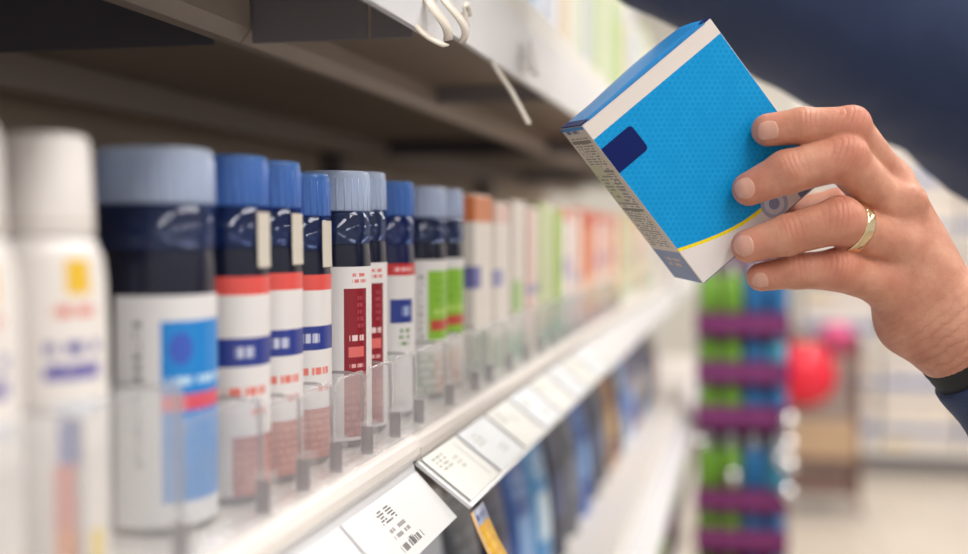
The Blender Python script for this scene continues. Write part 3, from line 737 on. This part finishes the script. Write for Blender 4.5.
# round grey emblem near the lower right
du, dv = X.op('MULTIPLY', X.op('SUBTRACT', u, .645), .847), X.op('MULTIPLY', X.op('SUBTRACT', v, .93), 1.011)
rr = X.op('SQRT', X.op('ADD', X.op('MULTIPLY', du, du), X.op('MULTIPLY', dv, dv)))
c = X.mix(X.op('LESS_THAN', rr, .075), c, sr(176, 182, 204)); c = X.mix(X.op('LESS_THAN', rr, .055), c, sr(214, 216, 226)); c = X.mix(X.op('LESS_THAN', rr, .03), c, sr(150, 158, 190))
f = X.op('MULTIPLY', X.op('GREATER_THAN', u, .80), X.op('GREATER_THAN', v, .86)); c = X.mix(f, c, sr(122, 132, 164))
nt.links.new(c, b.inputs['Base Color'])
bp = nt.nodes.new('ShaderNodeBump'); bp.inputs['Strength'].default_value = .12; bp.inputs['Distance'].default_value = .0003
nt.links.new(lines, bp.inputs['Height']); nt.links.new(bp.outputs['Normal'], b.inputs['Normal'])
P_ = .00012
mobj('front_panel', [(e, e, -P_), (BW - e, e, -P_), (BW - e, BH - e, -P_), (e, BH - e, -P_)], [(0, 3, 2, 1)], m, ct, uv=[(0, 0), (1, 0), (1, 1), (0, 1)])
# navy square with rounded right corners
x0, x1, y0, y1, r = e, .235 * BW, .148 * BH, .297 * BH, .0022
pr = [(x0, y0)] + [(x1 - r + r * math.sin(R(a)), y0 + r - r * math.cos(R(a))) for a in (0, 30, 60, 90)] + [(x1 - r + r * math.cos(R(a)), y1 - r + r * math.sin(R(a))) for a in (0, 30, 60, 90)] + [(x0, y1)]
mobj('navy_square', [(a, q, -P_ * 2) for a, q in pr], [tuple(range(len(pr)))[::-1]], m_nv, ct)
# side with small print, slate foot panel
ms = print_mat('carton_side', sr(214, 202, 186), [(.10, .06, .86, .775, sr(136, 130, 122), 'text', 44, 9), (.08, .01, .7, .045, sr(90, 96, 130), 'text', 1, 5), (.06, .08, .9, .10, sr(120, 112, 104)), (.06, .27, .9, .285, sr(120, 112, 104)), (.06, .52, .9, .535, sr(120, 112, 104)), (0, .24, .5, .5, sr(196, 194, 160)),
    (.06, .30, .86, .50, sr(140, 134, 126), 'text', 9, 3), (0, .80, 1, 1, sr(120, 136, 172)), (.25, .84, .8, .91, sr(200, 170, 150), 'text', 2, 5)], .45)
mobj('side_panel', [(-P_, e, e), (-P_, BH - e, e), (-P_, BH - e, BT_ - e), (-P_, e, BT_ - e)], [(0, 3, 2, 1)], ms, ct, uv=[(1, 0), (1, 1), (0, 1), (0, 0)])
# lid: bowed tuck flap, dark dust flaps at both ends
V, F = [], []
n_ = 16
for j in range(5):
    for i in range(n_ + 1):
        s_, q = i / n_, j / 4
        bow = .0020 * math.sin(math.pi * min(1, max(0, (s_ - .25) / .75)) * .85) * math.sin(math.pi * q * .75)
        V.append((.0008 + (BW - .0016) * s_, -.0003 - bow, .0006 + (BT_ - .001) * q))
for j in range(4):
    for i in range(n_):
        a = j * (n_ + 1) + i; F.append((a, a + 1, a + n_ + 2, a + n_ + 1))
o = mobj('top_flap', V, F, m_bl, ct, True); sm = o.modifiers.new('thick', 'SOLIDIFY'); sm.thickness = .0004
for xx in (.0002, BW - .0047):
    mobj('dust_flap', *box_vf(xx, xx + .0045, -.0007, -.0001, .0004, BT_ * .96), m_nv, ct)
mobj('fold_line', *box_vf(.004, BW - .004, -.0006, .0002, -.0002, .0004), m_bl, ct)
mobj('bottom_flap', *box_vf(.0008, BW - .0008, BH, BH + .0004, .0006, BT_ - .0006), pmat('carton_slate', sr(96, 112, 150), .4), ct)
mobj('side_edge', *box_vf(-.0003, .0000, .0004, .0020, .0004, BT_ - .0006), m_bl, ct)

# ------------------------------------------------------------------ person: left hand around the carton, navy jacket
PL = CM @ Vector((.74, 0, -.92)); PL.z = 0
pe = thing('person', 'person in navy jacket with gold ring holding the blue carton, face out of frame', 'person', tuple(PL))
def hp(px, py, dz): return np.array(campt(px, py, .605 - dz / 1000)) * 1000        # camera axes, mm, y up, z to the viewer
def seg(P, a, b_, ra, rb):
    ab = b_ - a; t = np.clip(((P - a) @ ab) / (ab @ ab), 0, 1)
    return np.linalg.norm(P - a - t[:, None] * ab, axis=1) - (ra + (rb - ra) * t)
def ell(P, c, r): 
    q = (P - c) / r; k0 = np.linalg.norm(q, axis=1); k1 = np.linalg.norm(q / r, axis=1) + 1e-9
    return k0 * (k0 - 1) / k1
def smin(a, b_, k):
    h = np.clip(.5 + .5 * (b_ - a) / k, 0, 1); return b_ * (1 - h) + a * h - k * h * (1 - h)
FING = {   # joints from tip to knuckle: px, py, mm in front of .605 m, radius mm
    'index': [(768, 130, 8.5, 8.2), (803, 126, 12, 9.0), (850, 126, 13.5, 9.5), (889, 184, -9, 11.2)],
    'middle': [(749, 189, 9.0, 8.4), (787, 172, 14, 10.7), (843, 158, 16, 11.2), (898, 216, -8, 11.8)],
    'ring': [(748, 246, 7.5, 8.4), (787, 235, 12, 10.0), (838, 221, 16, 11.4), (897, 246, -5, 11.3)],
    'pinky': [(761, 277, 1, 7.2), (797, 271, 5, 8.8), (838, 270, 8, 10.4), (886, 284, -6, 11.0)],
    'thumb': [(792, 216, -42, 9.5), (838, 208, -44, 10.5), (890, 222, -38, 13), (935, 280, -34, 15)],
}
WR = hp(970, 338, -16)
MET = {'index': hp(950, 312, -12), 'middle': hp(954, 322, -8), 'ring': hp(955, 328, -9), 'pinky': hp(945, 340, -14)}
def hand_sdf(P):
    palm = None
    for k, e_ in MET.items():
        j = FING[k][3]; a = hp(*j[:3])
        d = seg(P, a, e_, j[3] + .3, {'index': 13, 'middle': 14.5, 'ring': 15, 'pinky': 16}[k])
        palm = d if palm is None else smin(palm, d, 12)
    palm = smin(palm, ell(P, hp(908, 318, -16), np.array([17., 19, 15])), 10)      # heel of the hand
    palm = smin(palm, seg(P, hp(915, 245, -18), hp(950, 305, -26), 11, 14), 12)
    fore = seg(P, WR, hp(1030, 404, -18), 24.5, 25)
    palm = smin(palm, fore, 16)
    for q in (hp(913, 200, 5), hp(905, 243, 5)): palm = smin(palm, np.linalg.norm(P - q, axis=1) - 5.5, 9)
    tot = None
    for k, js in FING.items():
        pts = [hp(*q[:3]) for q in js]; f = None
        for i in range(3):
            d = seg(P, pts[i], pts[i + 1], js[i][3], js[i + 1][3]); f = d if f is None else smin(f, d, 2.5)
        if k != 'thumb':
            # knuckle swell on the back of the middle joint, soft pad under the tip
            f = smin(f, np.linalg.norm(P - (pts[2] + np.array([2.5, 2.5, 1.5])), axis=1) - js[2][3] * (.45 if k == 'index' else .66), 6)
        d = smin(palm, f, 7.0 if k != 'thumb' else 12)
        tot = d if tot is None else smin(tot, d, .9)
    return tot
def surface_nets(f, lo, hi, h):
    ax = [np.arange(lo[i], hi[i], h) for i in range(3)]; nx, ny, nz_ = map(len, ax)
    G = np.empty((nx, ny, nz_), np.float64)
    YY, ZZ = np.meshgrid(ax[1], ax[2], indexing='ij')
    for i0 in range(0, nx, 16):
        xs = ax[0][i0:i0 + 16]
        P = np.stack([np.repeat(xs, ny * nz_), np.tile(YY.ravel(), len(xs)), np.tile(ZZ.ravel(), len(xs))], 1)
        G[i0:i0 + 16] = f(P).reshape(len(xs), ny, nz_)
    neg = G < 0
    c = [neg[dx:nx - 1 + dx, dy:ny - 1 + dy, dz:nz_ - 1 + dz] for dx in (0, 1) for dy in (0, 1) for dz in (0, 1)]
    sm_ = sum(q.astype(np.int8) for q in c); act = (sm_ > 0) & (sm_ < 8)
    idx = -np.ones(act.shape, int); cells = np.argwhere(act); idx[act] = np.arange(len(cells))
    acc = np.zeros((len(cells), 3)); cnt = np.zeros(len(cells))
    cor = [(dx, dy, dz) for dx in (0, 1) for dy in (0, 1) for dz in (0, 1)]
    for a in cor:
        for d in range(3):
            if a[d]: continue
            bb = list(a); bb[d] = 1
            A = cells + a; B = cells + bb
            ga = G[A[:, 0], A[:, 1], A[:, 2]]; gb = G[B[:, 0], B[:, 1], B[:, 2]]
            mk = (ga < 0) != (gb < 0); t = np.where(mk, ga / np.where(mk, ga - gb, 1), 0)
            p = A + t[:, None] * (np.array(bb) - np.array(a)); acc += p * mk[:, None]; cnt += mk
    V = acc / cnt[:, None] * h + np.array(lo)
    F = []
    for d in range(3):
        e1, e2 = (d + 1) % 3, (d + 2) % 3
        sl0 = [slice(1, -1)] * 3; sl0[d] = slice(0, G.shape[d] - 1); sl1 = sl0[:]; sl1[d] = slice(1, G.shape[d])
        n0, n1 = neg[tuple(sl0)], neg[tuple(sl1)]
        E_ = np.argwhere(n0 != n1)
        flip = n0[n0 != n1]
        off = np.array([1, 1, 1]); off[d] = 0; E_ = E_ + off
        u1 = np.zeros(3, int); u1[e1] = 1; u2 = np.zeros(3, int); u2[e2] = 1
        q = [idx[tuple((E_ - a).T)] for a in (u1 * 0, u1, u1 + u2, u2)]
        Q = np.stack(q, 1); Q[~flip] = Q[~flip][:, ::-1]; F.append(Q)
    return V, np.concatenate(F)
lo_ = hp(720, 420, 0); hi_ = hp(1040, 90, 0)
V, F = surface_nets(hand_sdf, (lo_[0], lo_[1], hp(850, 240, -72)[2]), (hi_[0], hi_[1], hp(850, 240, 42)[2]), .9)
def grad(P, h=.6):
    return np.stack([hand_sdf(P + np.eye(3)[i] * h) - hand_sdf(P - np.eye(3)[i] * h) for i in range(3)], 1)
CMn = np.array(CM)
def w_(P): return np.asarray(P) / 1000 @ CMn[:3, :3].T + CMn[:3, 3] - np.array(PL)
# skin
m_sk, nt, b = base_mat('skin'); X = NX(nt)
setv(b, Roughness=.48, Subsurface_Weight=.12, Subsurface_Scale=.004, Specular_IOR_Level=.4)
b.inputs['Subsurface Radius'].default_value = (1, .35, .2)
at_ = nt.nodes.new('ShaderNodeAttribute'); at_.attribute_name = 'flush'
tc = nt.nodes.new('ShaderNodeTexCoord')
def nse(sc, det=3):
    n = nt.nodes.new('ShaderNodeTexNoise'); n.inputs['Scale'].default_value = sc; n.inputs['Detail'].default_value = det; nt.links.new(tc.outputs['Object'], n.inputs['Vector']); return n.outputs['Fac']
c = X.mix(X.op('MULTIPLY', X.op('SUBTRACT', nse(85, 4), .28), 2.2), sr(188, 126, 102), sr(216, 160, 134))
c = X.mix(X.op('MULTIPLY', at_.outputs['Fac'], .62), c, sr(206, 118, 98))
f = X.op('GREATER_THAN', nse(420, 1), .70); c = X.mix(X.op('MULTIPLY', f, .22), c, sr(176, 110, 84))
hgt = X.op('ADD', X.op('MULTIPLY', nse(900, 2), .35), X.op('ADD', X.op('MULTIPLY', nse(260, 3), .6), X.op('MULTIPLY', nse(75, 2), 1.6)))
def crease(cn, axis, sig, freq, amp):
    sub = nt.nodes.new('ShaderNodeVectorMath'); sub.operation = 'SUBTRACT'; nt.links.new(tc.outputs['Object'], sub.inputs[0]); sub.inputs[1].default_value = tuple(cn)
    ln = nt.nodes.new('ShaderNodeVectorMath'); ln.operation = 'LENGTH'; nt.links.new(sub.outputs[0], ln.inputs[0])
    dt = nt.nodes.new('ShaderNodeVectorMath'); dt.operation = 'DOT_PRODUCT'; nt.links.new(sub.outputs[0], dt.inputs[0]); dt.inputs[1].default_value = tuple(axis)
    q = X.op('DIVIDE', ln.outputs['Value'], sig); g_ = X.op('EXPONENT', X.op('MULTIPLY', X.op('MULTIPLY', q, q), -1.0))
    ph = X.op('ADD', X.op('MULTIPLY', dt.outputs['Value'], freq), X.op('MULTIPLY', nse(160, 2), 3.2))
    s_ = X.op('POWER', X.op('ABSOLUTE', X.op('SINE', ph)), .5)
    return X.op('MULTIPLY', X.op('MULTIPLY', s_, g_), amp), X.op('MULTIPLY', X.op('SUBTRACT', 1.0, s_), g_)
dark = None
Rm = CMn[:3, :3]
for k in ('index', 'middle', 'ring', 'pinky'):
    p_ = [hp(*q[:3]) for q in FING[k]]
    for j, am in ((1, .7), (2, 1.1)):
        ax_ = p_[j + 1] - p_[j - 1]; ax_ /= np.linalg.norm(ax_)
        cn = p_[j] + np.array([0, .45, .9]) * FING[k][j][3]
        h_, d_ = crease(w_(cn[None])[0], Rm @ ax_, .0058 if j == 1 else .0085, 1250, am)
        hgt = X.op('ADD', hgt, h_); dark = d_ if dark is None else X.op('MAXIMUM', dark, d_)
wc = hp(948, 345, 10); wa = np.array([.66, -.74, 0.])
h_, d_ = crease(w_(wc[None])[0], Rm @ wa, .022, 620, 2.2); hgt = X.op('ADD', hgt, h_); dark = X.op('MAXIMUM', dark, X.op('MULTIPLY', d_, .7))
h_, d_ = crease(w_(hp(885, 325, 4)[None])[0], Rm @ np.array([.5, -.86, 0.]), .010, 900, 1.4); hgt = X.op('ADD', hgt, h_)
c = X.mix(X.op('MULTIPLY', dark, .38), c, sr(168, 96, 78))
nt.links.new(c, b.inputs['Base Color'])
bp = nt.nodes.new('ShaderNodeBump'); bp.inputs['Strength'].default_value = .35; bp.inputs['Distance'].default_value = .0011
nt.links.new(hgt, bp.inputs['Height']); nt.links.new(bp.outputs['Normal'], b.inputs['Normal'])
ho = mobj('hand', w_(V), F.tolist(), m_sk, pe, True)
fl_ = np.zeros(len(V))
for k, js in FING.items():
    for i, (s_, a_) in enumerate(((8, .55), (6, .45), (9, .95), (11, .35))):
        fl_ = np.maximum(fl_, a_ * np.exp(-((np.linalg.norm(V - hp(*js[i][:3]) - np.array([0, 2, 6.]), axis=1) / s_ / 1.25) ** 2)))
fl_ = np.maximum(fl_, .35 * np.clip((-V[:, 1] - 10) / 30, 0, 1) * np.exp(-((V[:, 0] - hp(860, 290, 0)[0]) / 40) ** 2))
at2 = ho.data.attributes.new('flush', 'FLOAT', 'POINT'); at2.data.foreach_set('value', fl_.astype(np.float32))
# nails, each following the finger surface
m_nail = pmat('nail', sr(212, 160, 142), .28, .05, 300)
def nail(cpx, cpy, L, W, axis, nrm):
    c0 = hp(cpx, cpy, 18); nrm = np.array(nrm, float); nrm /= np.linalg.norm(nrm)
    a = np.array([axis[0], -axis[1], 0.]); a -= nrm * (a @ nrm); a /= np.linalg.norm(a); s_ = np.cross(nrm, a)
    n1, n2 = 14, 12; P = []; 
    for i in range(n1 + 1):
        for j in range(n2 + 1):
            u_, v_ = 2 * i / n1 - 1, 2 * j / n2 - 1
            # rounded free edge (u=+1 is the tip), rounder root
            rx = u_ * math.sqrt(1 - .46 * v_ * v_); ry = v_ * math.sqrt(1 - .46 * u_ * u_)
            P.append(c0 + a * rx * L / 2 + s_ * ry * W / 2 + nrm * 4)
    P = np.array(P)
    cc = c0.copy()[None]
    for _ in range(60): cc = cc - nrm * np.clip(hand_sdf(cc), -2, 2)[:, None] * .7
    for _ in range(60): P = P - nrm * np.clip(hand_sdf(P), -2, 2)[:, None] * .7
    for _ in range(40):
        d_ = hand_sdf(P); far = (d_ > .15) | (np.abs((P - cc) @ nrm) > 3.2); P = np.where(far[:, None], P + (cc - P) * .06, P)
        P = P - nrm * np.clip(hand_sdf(P), -1, 1)[:, None] * .6
    P = P + nrm * .30
    edge = np.array([1.0 if (i in (0, n1) or j in (0, n2)) else 0 for i in range(n1 + 1) for j in range(n2 + 1)])
    P = P - nrm * (edge * .45)[:, None]
    F = [(i * (n2 + 1) + j, i * (n2 + 1) + j + 1, (i + 1) * (n2 + 1) + j + 1, (i + 1) * (n2 + 1) + j) for i in range(n1) for j in range(n2)]
    o = mobj('fingernail', w_(P), F, m_nail, ho, True)
nail(768, 130, 10.5, 11.0, (-1, .08), (-.30, .16, 1))
nail(743, 187, 11.0, 11.0, (-1, .38), (-.42, .22, 1))
nail(742, 244, 10.5, 11.5, (-1, .26), (-.42, .20, 1))
nail(756, 275, 8.5, 8.5, (-1, .20), (-.40, .28, 1))
# wedding ring on the ring finger, on the first bone
m_gold, nt, b = base_mat('ring_gold'); setv(b, Base_Color=sr(232, 208, 168), Metallic=1.0, Roughness=.16)
pa, pb = hp(*FING['ring'][2][:3]), hp(*FING['ring'][3][:3])
ax_ = (pb - pa) / np.linalg.norm(pb - pa); rc = pa + (pb - pa) * .26
ax_ = ax_ + np.array([.18, -.05, 0]); ax_ /= np.linalg.norm(ax_)
e1 = np.cross(ax_, [0, 0, 1.]); e1 /= np.linalg.norm(e1); e2 = np.cross(ax_, e1)
NV = 48; rv = []; rf = []
rad = []
for i in range(NV):
    a = 2 * math.pi * i / NV; d = e1 * math.cos(a) + e2 * math.sin(a); lo1, hi1 = 4., 22.
    for _ in range(30):
        mid = (lo1 + hi1) / 2
        if hand_sdf((rc + d * mid)[None])[0] < 0: lo1 = mid
        else: hi1 = mid
    rad.append(min(lo1, 13.5))
rad = np.array(rad); 
for _ in range(6): rad = (np.roll(rad, 1) + rad * 2 + np.roll(rad, -1)) / 4
prof = [(-2.9, -.3), (-2.9, .7), (-2.1, 1.05), (0, 1.2), (2.1, 1.05), (2.9, .7), (2.9, -.3)]
for i in range(NV):
    a = 2 * math.pi * i / NV; d = e1 * math.cos(a) + e2 * math.sin(a)
    for q, r_ in prof: rv.append(rc + d * (rad[i] + r_) + ax_ * q)
n_ = len(prof)
for i in range(NV):
    for k in range(n_):
        j = (k + 1) % n_; i2 = (i + 1) % NV; rf.append((i * n_ + k, i * n_ + j, i2 * n_ + j, i2 * n_ + k))
mobj('ring', w_(np.array(rv)), rf, m_gold, pe, True, label='gold band on the ring finger')
# jacket
m_jk = pmat('jacket_navy', sr(36, 54, 92), .62, .14, 40, .25, 700, Sheen_Weight=.04)
m_cf = pmat('cuff_black', sr(22, 22, 26), .6, 0, 1, .2, 900)
def sleeve(name, path, radii, m, seed, amp, rings=60, N=48, flat=1.0):
    P = bez(path, rings); n = len(P); V, F = [], []
    for i, p in enumerate(P):
        t = i / (n - 1) * (len(radii) - 1); k = min(int(t), len(radii) - 2); r = radii[k] + (radii[k + 1] - radii[k]) * (t - k)
        d = (P[min(i + 1, n - 1)] - P[max(i - 1, 0)]).normalized(); a = d.cross(Vector((0, 1, 0))).normalized(); bb = d.cross(a)
        for j in range(N):
            an = 2 * math.pi * j / N; dr = a * math.cos(an) + bb * math.sin(an)
            q = p + dr * r
            wv = noise.noise(Vector((q.x * 14 + seed, q.y * 14, q.z * 14))) + .6 * noise.noise(Vector((q.x * 34, q.y * 34 + seed, q.z * 20)))
            rid = math.sin(i / n * 46 + 2.2 * math.sin(an + seed) + 3 * noise.noise(q * 9)) * .35
            V.append(p + dr * (r + amp * (wv + rid)) )
    for i in range(n - 1):
        for j in range(N):
            k = (j + 1) % N; F.append((i * N + j, i * N + k, (i + 1) * N + k, (i + 1) * N + j))
    F += [tuple(range(N))[::-1], tuple(range((n - 1) * N, n * N))]
    W = [CM @ v - PL for v in V]
    return mobj(name, W, F, m, pe, True)
cp = campt
sleeve('cuff', [cp(967, 338, .622), cp(985, 357, .622), cp(1004, 377, .622)], [.0286, .0292, .0292], m_cf, 3, .0004, 12)
sleeve('jacket_sleeve', [cp(986, 357, .622), cp(1066, 450, .622), cp(1230, 640, .64), cp(1300, 560, .68), Vector((.60, .03, -.80))], [.0312, .037, .048, .056, .066, .078], m_jk, 1, .0028)
sleeve('jacket_sleeve', [cp(575, -185, .80), cp(690, -76, .82), cp(860, 4, .84), cp(1060, 84, .86), Vector((.74, -.02, -1.04))], [.062, .074, .080, .084, .088, .092], m_jk, 9, .0058, 90, 64)
TV, TF = [], []
N = 40
for i, (z, rx, ry) in enumerate([(.78, .19, .14), (.95, .20, .145), (1.12, .21, .15), (1.25, .205, .13), (1.31, .16, .10), (1.335, .075, .075), (1.37, .062, .065)]):
    for j in range(N):
        x, y = sup(2 * math.pi * j / N, ry, rx, 2.4); TV.append((x + .02, y, z + .004 * noise.noise(Vector((x * 9, y * 9, z * 9)))))
for i in range(6):
    for j in range(N): k = (j + 1) % N; TF.append((i * N + j, i * N + k, (i + 1) * N + k, (i + 1) * N + j))
TF += [tuple(range(N))[::-1], tuple(range(6 * N, 7 * N))]
mobj('jacket_body', TV, TF, m_jk, pe, True)
m_tr = pmat('trousers', sr(60, 60, 66), .7, .1, 30); m_sh = pmat('shoe', sr(40, 34, 30), .4)
for sy in (-.09, .09):
    mobj('trouser_leg', *loft([(.05, .05, .05), (.25, .055, .055), (.48, .065, .065), (.78, .095, .085), (.84, .08, .07)], 24, 2.2), m_tr, pe, True).location = (.02, sy, 0)
    mobj('shoe', *[([(q[0] - .04, q[1], q[2]) for q in v] if i == 0 else v) for i, v in enumerate(loft([(0, .13, .045), (.02, .132, .047), (.045, .12, .043), (.07, .07, .038), (.085, .05, .036)], 24, 2.4))], m_sh, pe, True).location = (.0, sy, 0)
